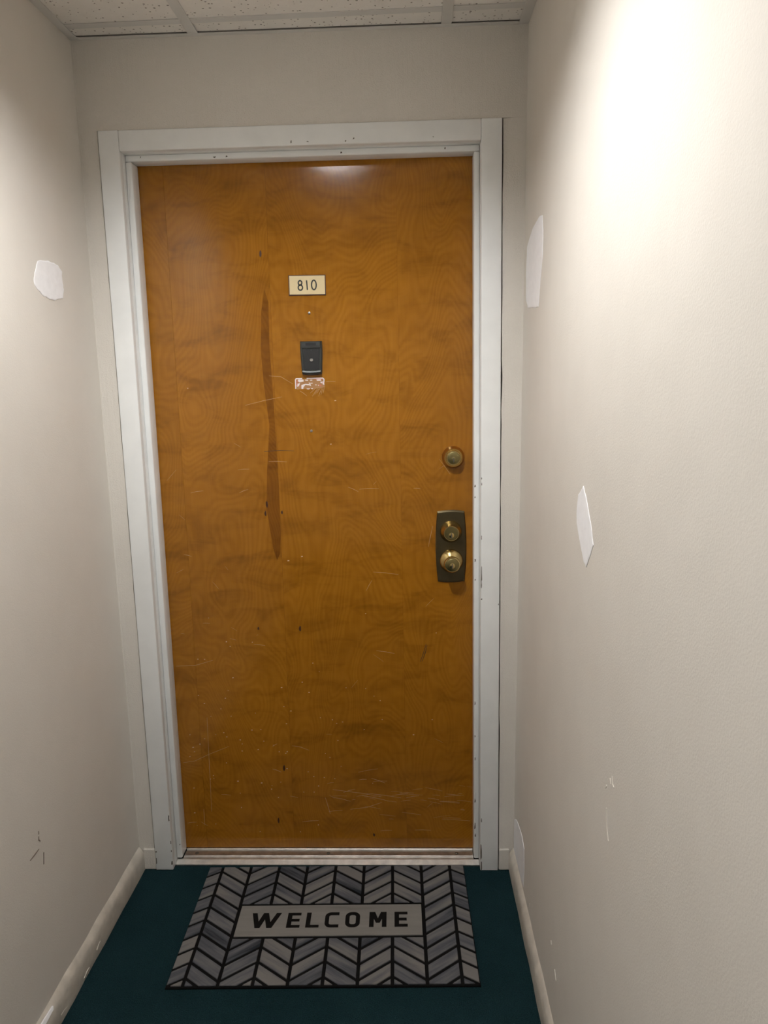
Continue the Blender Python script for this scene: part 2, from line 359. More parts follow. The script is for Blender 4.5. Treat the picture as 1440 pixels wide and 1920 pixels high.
# baseboards: swept profile with a rounded, paint-choked top
def baseboard(name, fn, y0, y1, prof, label):
    bm = B(); n = 40; rows = []
    for i in range(n+1):
        y = y0+(y1-y0)*i/n; j = .0012*math.sin(i*1.7)+.0008*math.sin(i*4.1)
        rows.append([bm.verts.new(fn(y, z+(j if z > .03 else 0), h+(j*.5 if 0 < h else 0))) for h, z in prof])
    for a, b in zip(rows, rows[1:]):
        for k in range(len(prof)-1): bm.faces.new((a[k], b[k], b[k+1], a[k+1]))
    bm.faces.new(rows[0]); bm.faces.new(rows[-1])
    return props(obj(name, bm, M_base, smooth=True), label, 'baseboard', kind='structure')
PROF = [(-.004, .001), (.0135, .001), (.0145, .012), (.0145, .030), (.0140, .044), (.0125, .054), (.0095, .0615), (.0055, .0665), (.002, .071), (-.004, .0745)]
bl = baseboard('baseboard_left', fl, -.003, YEND, PROF, 'cream baseboard with a chipped rounded top along the left wall')
br = baseboard('baseboard_right', fr, -.003, YEND, [(h*.9, z*.98) for h, z in PROF], 'cream baseboard along the right wall under the lowest spackle patch')
# chipped paint on the left board's top
bm = B()
slab(bm, [(-.655,.060),(-.640,.067),(-.610,.0665),(-.570,.0645),(-.575,.060),(-.62,.0585)], lambda a, b, h: fl(a, b, .0095+h+(.064-b)*.55), -.002, .0012)
obj('paint_chip', bm, M_spackle, bl)
bm = B()
for (a, b, z0, z1) in ((-.60, -.66, .020, .012), (-.52, -.55, .016, .022), (-.40, -.43, .014, .010), (-.33, -.352, .03, .022), (-.70, -.73, .03, .02)):
    ribbon(bm, [(a, z0), ((a+b)/2, (z0+z1)/2+.002), (b, z1)], .003, lambda a, b, h: fl(a, b, .0145+h), -.001, .0006, taper=True)
obj('paint_scrape', bm, M_scuff, bl)
# short boards on the back wall between the casing and the corners
for nm, x0, x1, lab in (('baseboard_back_left', xl(0,0)+.012, CO-.001, 'short white base block left of the door casing'), ('baseboard_back_right', COR+.003, xr(0,0)-.011, 'short cracked base block right of the door casing')):
    bm = B(); box(bm, x0, x1, -.0045, .01, .001, .066)
    props(obj(nm, bm, M_wallrough, bevel=.0025), lab, 'baseboard', kind='structure')

# casing
def post(name, x0, x1, y0, y1, z0, z1, m, bev, par=None, n=24, wob=.0006):
    """long painted board with slightly wavering edges"""
    bm = B(); L = z1-z0; horiz = (x1-x0) > L
    box(bm, x0, x1, y0, y1, z0, z1)
    bmesh.ops.recalc_face_normals(bm, faces=bm.faces)
    es = [e for e in bm.edges if e.calc_face_angle(0) > .5]
    bmesh.ops.bevel(bm, geom=es, offset=bev, segments=3, affect='EDGES', profile=.5)
    return obj(name, bm, m, par, smooth=True)
t1 = post('trim_1', CO, CI, CY, .014, .001, CT, M_trim, .0022)
t2 = post('trim_2', CIR, COR, CY, .014, .001, CT, M_trim, .0022)
t3 = post('trim_3', CI+.0004, CIR-.0004, CY+.0004, .014, CIT, CT-.0003, M_trim, .0022)
props(t1, 'white painted door casing board left of the door', 'door trim', kind='structure')
props(t2, 'white painted door casing board right of the door', 'door trim', kind='structure')
props(t3, 'white painted head casing board above the door', 'door trim', kind='structure')
# frame: jambs and stops
fr_ = props(empty('trim_4', (0, 0, 0)), 'white painted door frame with stops around the wooden door', 'door frame', kind='structure')
post('jamb', CI-.02, CI, .0145, .14, .001, CIT+.02, M_trim, .002, fr_)
post('jamb', CIR, CIR+.02, .0145, .14, .001, CIT+.02, M_trim, .002, fr_)
post('head_jamb', CI+.0003, CIR-.0003, .0145, .14, CIT, CIT+.02, M_trim, .002, fr_)
post('door_stop', CI+.0002, SI, SY, DY-.0025, .0145, SIT, M_trim, .0035, fr_)
post('door_stop', SIR, CIR-.0002, SY, DY-.0025, .0145, SIT, M_trim, .0035, fr_)
post('head_stop', CI+.0003, CIR-.0003, SY+.0003, DY-.0025, SIT+.0002, CIT-.0002, M_trim, .0035, fr_)
# chipped paint along the edges (dark old paint showing)
def chips(par, spots):
    bm = B()
    for x, y, z, w, h in spots:
        pts = rough_outline([(x-w/2, z-h*.5), (x+w/2, z-h*.35), (x+w*.4, z+h*.45), (x-w*.3, z+h*.5)], w*.25, 2)
        slab(bm, pts, lambda a, b, hh, y=y: (a, y-hh, b), -.001, .0004)
    obj('paint_chip', bm, M_crack, par)
chips(t1, [(CI-.0025, CY, .166, .003, .020), (CI-.002, CY, .09, .002, .010), (CI-.002, CY, .062, .002, .006), (CI-.0025, CY, .024, .0035, .012), (CO+.003, CY, .03, .002, .02), (CO+.004, CY, .06, .003, .005)])
chips(t2, [(CIR+.002, CY, .885, .0022, .045), (CIR+.002, CY, .855, .002, .02), (CIR+.0022, CY, 1.13, .0025, .008), (CIR+.002, CY, 1.145, .002, .006), (CIR+.002, CY, .985, .0016, .012), (CIR+.0022, CY, .815, .003, .004), (CIR+.0022, CY, .06, .003, .05), (CIR+.003, CY, .015, .003, .03), (CIR+.003, CY, .16, .002, .014), (COR-.003, CY, .80, .002, .004)])
chips(t3, [(.135, CY, CIT+.012, .003, .004), (.02, CY, CIT+.008, .005, .003), (-.02, CY, CIT+.009, .003, .006), (.115, CY, CIT+.007, .004, .003), (.33, CY, CIT+.01, .002, .002)])
chips(fr_, [(SIR+.003, SY, 1.12, .003, .007), (SIR+.003, SY, 1.09, .0025, .005), (SIR+.003, SY, .915, .003, .008), (SIR+.003, SY, .86, .003, .004), (SIR+.003, SY, .50, .0025, .01), (SIR+.003, SY, .40, .0025, .006), (SIR+.003, SY, .33, .0025, .008), (SIR+.003, SY, .20, .003, .012), (SIR+.003, SY, .12, .003, .02), (SIR+.004, SY, .09, .003, .01), (SI-.004, SY, .06, .003, .004), (.10, SY, SIT+.006, .004, .004), (-.22, SY, SIT+.005, .006, .002), (-.19, SY, SIT+.006, .004, .003), (.36, SY, SIT+.009, .004, .005), (-.41, SY, SIT+.010, .002, .004)])

# suspended ceiling: grid of tees, wall angles and mineral tiles
ceil = props(empty('ceiling', (0, 0, ZC)), 'suspended ceiling of speckled tiles in a metal grid', 'ceiling', kind='structure')
T1, T2 = -.2466, .3630
SK = -.0215                                   # the cross tees run slightly askew
rowsY = [-.083, -.693, -1.303, -1.913]
def ry(y, x): return y+SK*x
def cquad(name, x0, x1, ya, yb, z0, z1, m, hole=None, tilt=0, bev=0):
    """piece between cross lines ya (far) and yb (near), both following the skew"""
    fa = ya if callable(ya) else (lambda x: ry(ya, x)); fb2 = yb if callable(yb) else (lambda x: ry(yb, x))
    bm = B()
    if not hole:
        hexa(bm, [(x0, fb2(x0), z0), (x1, fb2(x1), z0), (x1, fa(x1), z0+tilt), (x0, fa(x0), z0+tilt),
                  (x0, fb2(x0), z1), (x1, fb2(x1), z1), (x1, fa(x1), z1), (x0, fa(x0), z1)])
    else:
        hx, hy, hr = hole; n = 48; c = [(x0, fb2(x0)), (x1, fb2(x1)), (x1, fa(x1)), (x0, fa(x0))]
        ring = []; outer = []
        for i in range(n):
            a = 2*math.pi*i/n; dx, dy = math.cos(a), math.sin(a); ring.append((hx+hr*dx, hy+hr*dy))
            t = 9
            for k in range(4):
                (ax, ay), (bx, by) = c[k], c[(k+1) % 4]; ex, ey = bx-ax, by-ay; den = dx*ey-dy*ex
                if abs(den) > 1e-9:
                    tt = ((ax-hx)*ey-(ay-hy)*ex)/den; ss = ((ax-hx)*dy-(ay-hy)*dx)/den
                    if tt > 0 and -1e-6 <= ss <= 1+1e-6: t = min(t, tt)
            outer.append((hx+t*dx, hy+t*dy))
        for cc in c:   # snap nearest outer sample to each corner
            i = min(range(n), key=lambda i: (outer[i][0]-cc[0])**2+(outer[i][1]-cc[1])**2); outer[i] = cc
        V = [[bm.verts.new((q[0], q[1], z)) for q in r] for r, z in ((ring, z0), (outer, z0), (outer, z1), (ring, z1))]
        for r in range(4):
            A, Bq = V[r], V[(r+1) % 4]
            for i in range(n): bm.faces.new((A[i], A[(i+1) % n], Bq[(i+1) % n], Bq[i]))
    bmesh.ops.translate(bm, verts=bm.verts, vec=(0, 0, -ZC))
    return obj(name, bm, m, ceil, org=((x0+x1)/2, 0, 0), bevel=bev)
LX, LY = .0, -.94                          # where the ceiling light sits
far = lambda x: -.0150
lines = [far]+rowsY+[lambda x: YEND+.02]
for r in range(len(lines)-1):
    for c, (x0, x1) in enumerate(((xl(0,ZC)+.014, T1-.010), (T1+.010, T2-.010), (T2+.010, xr(0,ZC)-.014))):
        ya, yb = lines[r], lines[r+1]
        fya = ya if callable(ya) else (lambda x, v=ya: ry(v, x)-.009)
        fyb = yb if callable(yb) else (lambda x, v=yb: ry(v, x)+.009)
        cquad('ceiling_tile', x0, x1, fya, fyb, ZC+.0018+(.0016 if r == 0 else 0), ZC+.017, M_tile, (LX, LY, .098) if (c == 1 and r == 2) else None, tilt=.0006 if r == 0 else random.uniform(0, .0012))
def cbox(name, x0, x1, y0, y1, z0, z1): 
    bm = B(); box(bm, x0, x1, y0, y1, z0-ZC, z1-ZC); return obj(name, bm, M_tee, ceil, bevel=.0003, seg=1)
for T in (T1, T2): cbox('main_tee', T-.0125, T+.0125, YEND, -.002, ZC, ZC+.0014)
for y in rowsY:
    for x0, x1 in ((xl(0,ZC)+.004, T1-.0125), (T1+.0125, T2-.0125), (T2+.0125, xr(0,ZC)-.004)):
        cquad('cross_tee', x0, x1, (lambda x, v=y: ry(v, x)+.012), (lambda x, v=y: ry(v, x)-.012), ZC+.0003, ZC+.0016, M_tee)
bm = B(); hexa(bm, [(xl(0,ZC), 0, -.0006), (xl(0,ZC)+.021, 0, -.0006), (xl(YEND,ZC)+.021, YEND, -.0006), (xl(YEND,ZC), YEND, -.0006), (xl(0,ZC), 0, .001), (xl(0,ZC)+.021, 0, .001), (xl(YEND,ZC)+.021, YEND, .001), (xl(YEND,ZC), YEND, .001)])
obj('wall_angle', bm, M_tee, ceil)
bm = B(); hexa(bm, [(xr(0,ZC), 0, -.0006), (xr(0,ZC)-.023, 0, -.0006), (xr(YEND,ZC)-.023, YEND, -.0006), (xr(YEND,ZC), YEND, -.0006), (xr(0,ZC), 0, .001), (xr(0,ZC)-.023, 0, .001), (xr(YEND,ZC)-.023, YEND, .001), (xr(YEND,ZC), YEND, .001)])
obj('wall_angle', bm, M_tee, ceil)
cbox('wall_angle', xl(0,ZC)+.0215, xr(0,ZC)-.0235, -.0155, 0, ZC-.0004, ZC+.0008)
bm = B(); box(bm, -.62, .64, YEND, .1, .135, .15); obj('roof_slab', bm, M_crack, ceil)

# recessed ceiling light over the middle of the passage
cl = props(empty('ceiling_light', (LX, LY, ZC)), 'round recessed ceiling light above the passage in front of the door', 'ceiling light')
fdn = lambda a, b, h: (a, b, -h)
bm = B(); lathe(bm, [(.093, -.002), (.093, .003), (.112, .002), (.112, 0), (.093, -.002)], fdn, cap=False); obj('trim_ring', bm, M_white, cl, smooth=True)
bm = B(); lathe(bm, [(.0925, .002), (.0925, -.123), (.0935, -.123), (.0935, .002), (.0925, .002)], fdn, cap=False); obj('housing', bm, M_baffle, cl, smooth=True)
fbb = lambda a, b, h: (.012+a*.92, b*.92, -h)     # the lamp holder sits a little off centre
BC = -.056                                     # bulb centre above the ceiling plane
bm = B(); lathe(bm, [(0, BC+.030), (.012, BC+.0275), (.022, BC+.0205), (.0285, BC+.0095), (.030, BC), (.0275, BC-.012), (.021, BC-.022), (.0145, BC-.032), (.0135, BC-.040)], fbb, 32); obj('bulb', bm, M_lamp, cl, smooth=True)
bm = B(); lathe(bm, [(.0140, BC-.0405), (.0140, BC-.060), (.010, BC-.064)], fbb, 32); obj('bulb_socket', bm, M_steel, cl, smooth=True)
bm = B(); lathe(bm, [(0, BC-.0645), (.0930, BC-.0645), (.0930, BC-.067), (0, BC-.067)], fdn, 48); obj('housing_top', bm, M_baffle, cl)

# the hallway behind the camera, where the passage opens
bm = B()
box(bm, -2.3, XL-.14, YEND-.0, YEND+.1, 0, H); box(bm, XR+.14, 2.3, YEND, YEND+.1, 0, H)
box(bm, -2.4, -2.3, -4.1, YEND+.1, 0, H); box(bm, 2.3, 2.4, -4.1, YEND+.1, 0, H); box(bm, -2.4, 2.4, -4.2, -4.1, 0, H)
props(obj('wall_hall', bm, M_wall), 'cream walls of the hallway the passage opens into', 'wall', kind='structure')
bm = B(); box(bm, -2.3, 2.3, -4.1, YEND, ZC, ZC+.05)
props(obj('ceiling_hall', bm, M_tile), 'speckled ceiling of the hallway the passage opens into', 'ceiling', kind='structure')
for k, x in enumerate((-.95, .95)):  # pair of fill lights added out of view to brighten the passage
    hl = props(empty('hall_fill_light', (x, -3.25, ZC)), 'square lens ceiling light in the hallway, on the door passage\'s %s side' % ('left', 'right')[k], 'ceiling light', 'added hallway fill lights')
    bm = B(); box(bm, -.15, .15, -.15, .15, -.02, 0); obj('housing', bm, M_white, hl, bevel=.004)
    bm = B(); box(bm, -.13, .13, -.13, .13, -.026, -.0205); obj('lens', bm, M_hall, hl)

# ---------------------------------------------------------------- threshold
th = props(empty('door_threshold', (0, .045, 0)), 'worn grooved aluminium threshold under the wooden door', 'threshold')
fx = None
def tbar(name, x0, x1, prof, m):
    """prof (y,z) closed outline swept along x"""
    bm = B(); a = [bm.verts.new((x0, y-.045, z)) for y, z in prof]; b = [bm.verts.new((x1, y-.045, z)) for y, z in prof]; n = len(prof)
    for i in range(n): bm.faces.new((a[i], a[(i+1) % n], b[(i+1) % n], b[i]))
    bm.faces.new(a); bm.faces.new(b[::-1]); return obj(name, bm, m, th)
tbar('sloped_lip', CI+.001, CIR-.001, [(.0145, .0005), (.0145, .004), (.031, .0105), (.034, .0105), (.034, .0005)], M_alu)
tbar('base_plate', SI+.001, SIR-.001, [(.0345, .0005), (.0345, .0095), (.0405, .0112), (.0420, .0100), (.0440, .0112), (.0465, .0112), (.0480, .0098), (.0495, .0108), (.0700, .0108), (.0715, .0085), (.0740, .0085), (.1200, .0085), (.1200, .0005)], M_alud)
tbar('ridge', SI+.001, SIR-.001, [(.0745, .009), (.0745, .0140), (.0760, .0150), (.0830, .0150), (.0830, .009)], M_alu)
for x in (-.398, -.0005, .383):
    bm = B(); lathe(bm, [(.0055, -.0005), (.0055, .0006), (.004, .0012), (0, .0008)], lambda a, b, h, x=x: (x+a, .0145+b, .0108+h), 20)
    obj('screw', bm, M_crack, th, smooth=True)

# ---------------------------------------------------------------- the door
DB = .0165
door = props(empty('door_1', (0, DY+.022, DB)), 'varnished birch apartment door numbered 810 with brass locks', 'door', kind='structure')
OFF = Vector((0, DY+.022, DB))
fd = lambda a, b, h: (a, -.022-h, b-DB)      # (x, z, height off the door face) in the door's frame
def dob(name, bm, m, par=None, org=(0, 0, 0), **k): return obj(name, bm, m, par or door, org, **k)
bm = B(); box(bm, CI+.003, CIR-.003, -.0205, .022, 0, CIT-.003-DB); dob('door_core', bm, M_heart)
seams = [CI+.003, -.3705, -.1040, .2355, CIR-.003]
for a, b in zip(seams, seams[1:]):
    bm = B(); g = .0002
    box(bm, a+g, b-g, -.022, -.0206, 0, CIT-.003-DB)
    dob('veneer_sheet', bm, M_wood, org=((a+b)/2, -.0213, 0))
# heartwood streak beside the middle seam
bm = B(); slab(bm, [(min(x, -.1045), z) for x, z in STREAK[:7]+[(-.108, .93), (-.118, .91), (-.128, .945)]+STREAK[8:]], fd, -.0004, .00012); dob('heartwood_streak', bm, M_heart)
bm = B()
for x, z in KNOT:
    rx, rz = random.uniform(.0026, .0042), random.uniform(.005, .010)
    slab(bm, [(x+rx*math.cos(t*.628)*random.uniform(.7, 1.2), z+rz*math.sin(t*.628)*random.uniform(.7, 1.2)) for t in range(10)], fd, -.0004, .0002)
props(dob('knots', bm, M_knot), kind='stuff')
bm = B()
for l in LONG: ribbon(bm, l if len(l) > 2 else [l[0], ((l[0][0]+l[1][0])/2, (l[0][1]+l[1][1])/2+.0012), l[1]], .0011, fd, -.0004, .00022, taper=True)
for i in range(34):      # fine scratches low on the door
    x = random.uniform(.0, .42); z = random.gauss(.17, .035); w = random.uniform(.01, .06); s = random.uniform(-.25, .2)
    ribbon(bm, [(x, z), (x+w/2, z+s*w/2+.001), (min(.428, x+w), z+s*w)], random.uniform(.0004, .0009), fd, -.0004, .0002, taper=True)
for i in range(26):
    x = random.uniform(-.42, .40); z = random.uniform(.05, 1.25); w = random.uniform(.005, .03); s = random.uniform(-1.5, 1.5)
    ribbon(bm, [(x, z), (x+w/2, z+s*w/2+.0006), (min(.428, x+w), z+s*w)], random.uniform(.0004, .0008), fd, -.0004, .0002, taper=True)
props(dob('scratches', bm, M_patina), kind='stuff')
bm = B()
for x, z in SPECK:
    w, h = random.uniform(.0018, .0052), random.uniform(.0014, .0028)
    slab(bm, [(x-w/2, z-h/2), (x+w/2, z-h/3), (x+w*.4, z+h/2), (x-w*.45, z+h*.4)], fd, -.0004, .0003)
for i in range(44):
    x, z = random.uniform(-.42, .2), abs(random.gauss(.3, .16))+.05; w = random.uniform(.0008, .002)
    slab(bm, [(x-w, z-w*.5), (x+w, z-w*.4), (x+w*.8, z+w*.5), (x-w*.9, z+w*.4)], fd, -.0004, .0003)
props(dob('wood_flecks', bm, M_speck), kind='stuff')
bm = B()
for l in DARK: ribbon(bm, l if len(l) > 2 else [l[0], ((l[0][0]+l[1][0])/2+.001, (l[0][1]+l[1][1])/2), l[1]], .0016, fd, -.0004, .0003, taper=True)
props(dob('scuff_marks', bm, M_inkmark), kind='stuff')

# number plate 810
npl = empty('number_plate', (-.0042, -.022, 1.6570-DB), parent=door); npl.rotation_euler = (0, .008, 0)
fn_ = lambda a, b, h: (a, -h, b)
bm = B(); box(bm, -.0495, .0495, -.0022, 0, -.0262, .0262); obj('plate_back', bm, M_numback, npl, bevel=.0006)
bm = B(); box(bm, -.0470, .0475, -.0032, -.0022, -.0235, .0243); obj('plate_face', bm, M_number, npl, bevel=.0006)
def ell(cx, cz, rx, rz, n=28): return [(cx+rx*math.cos(2*math.pi*i/n), cz+rz*math.sin(2*math.pi*i/n)) for i in range(n)]
bm = B(); ribbon(bm, ell(-.0183, .0062, .0048, .0056), .0034, fn_, .003, .0037, True); ribbon(bm, ell(-.0178, -.0060, .0058, .0066), .0034, fn_, .003, .0037, True); props(obj('numeral', bm, M_black, npl), 'black numeral 8')
bm = B(); ribbon(bm, [(-.0010, .0125), (.0000, 0), (.0008, -.0122)], .0034, fn_, .003, .0037); props(obj('numeral', bm, M_black, npl), 'black numeral 1')
bm = B(); ribbon(bm, ell(.0183, .0004, .0062, .0121), .0034, fn_, .003, .0037, True); props(obj('numeral', bm, M_black, npl), 'black numeral 0')

# two screws left in the door
for x, z in ((-.0012, 1.5856), (-.0071, 1.2722)):
    bm = B(); lathe(bm, [(.0032, -.001), (.0036, .001), (.0030, .0028), (0, .0036)], lambda a, b, h: fd(x+a, z+b, h), 20); s_ = dob('screw', bm, M_steel, smooth=True)
    bm = B(); slab(bm, [(x-.0025, z-.0004), (x+.0025, z-.0004), (x+.0025, z+.0004), (x-.0025, z+.0004)], fd, .0030, .0037); obj('screw_slot', bm, M_crack, s_)

# door knocker with a viewer
kn = empty('door_viewer', (.0010, -.022, 1.4680-DB), parent=door)
fk = lambda a, b, h: (a, -h, b)
hw, hh = .0285, .0440
out = [(-hw-.0008, hh), (hw+.0008, hh), (hw+.0012, .02), (hw, -.01), (hw-.0012, -.035), (hw-.0026, -hh+.001), (.014, -hh-.0012), (0, -hh-.0017), (-.014, -hh-.0012), (-hw+.0026, -hh+.001), (-hw+.0012, -.035), (-hw, -.01), (-hw-.0012, .02)]
bm = B(); slab(bm, out, fk, 0, .0085, .003, .0055); obj('frame', bm, M_pewter, kn)
bm = B(); slab(bm, [(-.0225, .0232), (.0225, .0232), (.0212, -.005), (.0202, -.0315), (-.0202, -.0315), (-.0212, -.005)], fk, .006, .0098, .0006); pn = obj('viewer_panel', bm, M_visor, kn)
bm = B()
for s in (-1, 1): ribbon(bm, [(s*.0243, .025), (s*.0236, .0), (s*.0222, -.0325)], .0016, fk, .008, .0104)
obj('side_rail', bm, M_chrome if False else M_pewter, kn)
bm = B(); slab(bm, [(-.0262, .0425), (.0262, .0425), (.0256, .0262), (-.0256, .0262)], fk, .006, .0125, .0012); nm = obj('name_holder', bm, M_pewter, kn)
bm = B(); slab(bm, [(-.0140, .0395), (.0140, .0395), (.0140, .0315), (-.0140, .0315)], fk, .0118, .0128); obj('name_slot', bm, M_visor, nm)
bm = B(); ribbon(bm, [(-.0140, .0318), (.0140, .0318)], .0010, fk, .0118, .0138); obj('slot_lip', bm, M_pewter, nm)
# curved striker at the foot
bm = B(); n = 9; sec = [(.0, -.0325), (.0105, -.0325), (.0142, -.0345), (.0152, -.0385), (.0135, -.0425), (.009, -.0445), (.0, -.0450)]
rows = [[bm.verts.new(fk(-.0248+.0496*i/n, z-.0016*math.sin(math.pi*i/n)+.0012, h)) for h, z in sec] for i in range(n+1)]
for a, b in zip(rows, rows[1:]):
    for k in range(len(sec)-1): bm.faces.new((a[k], b[k], b[k+1], a[k+1]))
bm.faces.new(rows[0]); bm.faces.new(rows[-1]); obj('striker', bm, M_pewter, kn, smooth=True)
bm = B(); lathe(bm, [(.0046, .0095), (.0046, .0118), (.0038, .0126), (.0028, .0126), (.0024, .0112), (0, .0112)], lambda a, b, h: fk(a, b-.0055, h), 28); obj('viewer_lens', bm, M_chrome, pn, smooth=True)
bm = B(); lathe(bm, [(.0016, .0095), (.0016, .0108), (0, .0113)], lambda a, b, h: fk(a, b+.0205, h), 14); obj('rivet', bm, M_pewter, pn, smooth=True)

# torn sticker under the viewer
st = empty('sticker_remains', (-.0070, -.022, 1.3985-DB), parent=door)
fs = lambda a, b, h: (a, -h, b)
bm = B(); slab(bm, rough_outline([(-.039, .015), (.039, .016), (.040, -.008), (.012, -.013), (-.036, -.013)], .0012), fs, -.0004, .00012); props(obj('glue_film', bm, M_glue, st), 'brown glue film')
bm = B()
ribbon(bm, [(-.0385, -.012), (-.0385, .0125), (-.0365, .0152), (-.020, .0155)], .0028, fs, -.0003, .0004)
ribbon(bm, [(-.008, .0155), (.012, .0158), (.036, .0155), (.0392, .012), (.0385, .004)], .0026, fs, -.0003, .0004)
for p in ([(-.030, .013), (-.017, .0125), (-.016, .0075), (-.028, .0060), (-.033, .009)], [(.018, .0125), (.031, .0125), (.032, .009), (.020, .0085)], [(-.012, .0118), (-.004, .0118), (-.004, .0098), (-.011, .0096)], [(.001, .0118), (.008, .0116), (.007, .0098), (.001, .0098)],
          [(.028, .006), (.039, .006), (.040, -.002), (.036, -.001), (.033, .001)], [(-.003, .004), (.008, .003), (.008, .0008), (-.002, .0012)], [(-.023, -.002), (-.012, .0015), (.002, .000), (.004, -.005), (-.002, -.003), (-.012, -.002), (-.018, -.008), (-.018, -.0125), (-.023, -.0128)],
          [(-.009, -.011), (0, -.0112), (0, -.0134), (-.008, -.0134)], [(.003, -.011), (.008, -.0112), (.0075, -.0134), (.003, -.0132)], [(.014, -.001), (.019, -.0012), (.017, -.0045)], [(.022, -.003), (.0255, -.003), (.024, -.005)], [(-.035, .002), (-.026, .003), (-.029, -.004), (-.033, -.006), (-.036, -.004)]):
    slab(bm, rough_outline(p, .0006, 2), fs, -.0003, .0004)
props(obj('paper_scraps', bm, M_sticker, st), kind='stuff')
bm = B()
for p in ([(-.036, .012), (-.030, .0055), (-.032, .0045), (-.037, .009)], [(-.037, .004), (-.033, .003), (-.034, -.004), (-.037, -.003)], [(.010, .0140), (.035, .0140), (.035, .0128), (.012, .0126)], [(.0335, .004), (.037, .003), (.036, .0005), (.034, .001)], [(.024, -.001), (.033, -.003), (.030, -.006), (.025, -.004)], [(-.028, -.001), (-.027, -.007), (-.0285, -.007)]):
    slab(bm, rough_outline(p, .0004, 2), fs, -.0003, .00055)
props(obj('red_print', bm, M_stickr, st), kind='stuff')

# locks
def keyway(par, x, z, h, s=1.0):
    bm = B(); slab(bm, [(x-.0009*s, z+.0045*s), (x+.0009*s, z+.0045*s), (x+.0009*s, z+.001*s), (x+.0017*s, z-.0005*s), (x+.0007*s, z-.0052*s), (x-.0010*s, z-.0052*s), (x-.0008*s, z+.0*s)], fd, h-.001, h+.0004)
    obj('keyway', bm, M_crack, par)
def at(x, z): return lambda a, b, h: fd(x+a, z+b, h)
dx, dz = .3795, 1.1935
bm = B(); lathe(bm, [(.0305, -.001), (.0305, .002), (.0295, .005), (.0270, .011), (.0250, .018), (.0245, .020), (.0, .020)], at(dx, dz), 64); db = dob('deadbolt', bm, M_brassaged, smooth=True)
bm = B(); lathe(bm, [(.0205, .019), (.0205, .0245), (.0195, .026), (.0178, .026), (.0172, .0235), (.0, .0235)], at(dx, dz), 64); obj('guard_ring', bm, M_brass, db, smooth=True)
bm = B(); lathe(bm, [(.0165, .023), (.0165, .0248), (.0155, .0254), (0, .0254)], at(dx, dz), 48); obj('cylinder_face', bm, M_cyl, db, smooth=True)
bm = B(); lathe(bm, [(.0070, .025), (.0070, .0262), (.0060, .0266), (0, .0266)], at(dx, dz-.0045), 32); obj('key_plug', bm, M_cyl, db, smooth=True)
keyway(db, dx, dz-.0045, .0267, 1.3)
# bowed bronze plate carrying the upper cylinder and the knob
px0, pz0 = .3722, .9435
pw, ph = .0372, .1000
out = []
for i in range(13): t = -1+i/6; out.append((t*pw, ph+.0030*(1-t*t)))
for i in range(1, 20): t = 1-i/10; out.append((pw+.0056*(1-t*t), t*ph))
for i in range(13): t = 1-i/6; out.append((t*pw, -ph-.0030*(1-t*t)))
for i in range(1, 20): t = -1+i/10; out.append((-pw-.0056*(1-t*t), t*ph))
bm = B(); slab(bm, [(px0+a, pz0+b) for a, b in out], fd, -.001, .0062, .0045, .0028); lp = dob('lock_plate', bm, M_plate)
cx, cz = .3722, .9870
bm = B(); lathe(bm, [(.0305, .005), (.0305, .008), (.0292, .011), (.0255, .019), (.0215, .027), (.0208, .030), (.0, .030)], at(cx, cz), 64); obj('upper_cylinder', bm, M_brass, lp, smooth=True)
bm = B(); lathe(bm, [(.0218, .029), (.0218, .033), (.0208, .0348), (.0188, .0348), (.0182, .032), (.0, .032)], at(cx, cz), 64); obj('guard_ring', bm, M_brass, lp, smooth=True)
bm = B(); lathe(bm, [(.0178, .0315), (.0178, .0335), (0, .0340)], at(cx, cz), 48); obj('cylinder_face', bm, M_cyl, lp, smooth=True)
bm = B(); lathe(bm, [(.0072, .0335), (.0072, .0350), (.0062, .0354), (0, .0354)], at(cx, cz-.0050), 32); obj('key_plug', bm, M_brass, lp, smooth=True)
keyway(lp, cx, cz-.0050, .0355, 1.4)
kx, kz = .3725, .9035
bm = B(); lathe(bm, [(.0330, .005), (.0330, .0075), (.0310, .0115), (.0260, .0165), (.0205, .0200), (.0165, .0235), (.0150, .0300), (.0160, .0360), (.0195, .0410), (.0222, .0460), (.0228, .0510), (.0215, .0560), (.0195, .0580), (.0, .0580)], at(kx, kz), 64); obj('door_knob', bm, M_brass, lp, smooth=True)
bm = B(); lathe(bm, [(.0172, .0575), (.0172, .0592), (.0160, .0600), (0, .0600)], at(kx, kz), 48); obj('knob_face', bm, M_cyl, lp, smooth=True)
bm = B(); lathe(bm, [(.0074, .0595), (.0074, .0612), (.0062, .0616), (0, .0616)], at(kx, kz-.0015), 32); obj('key_plug', bm, M_brass, lp, smooth=True)
keyway(lp, kx, kz-.0015, .0617, 1.4)

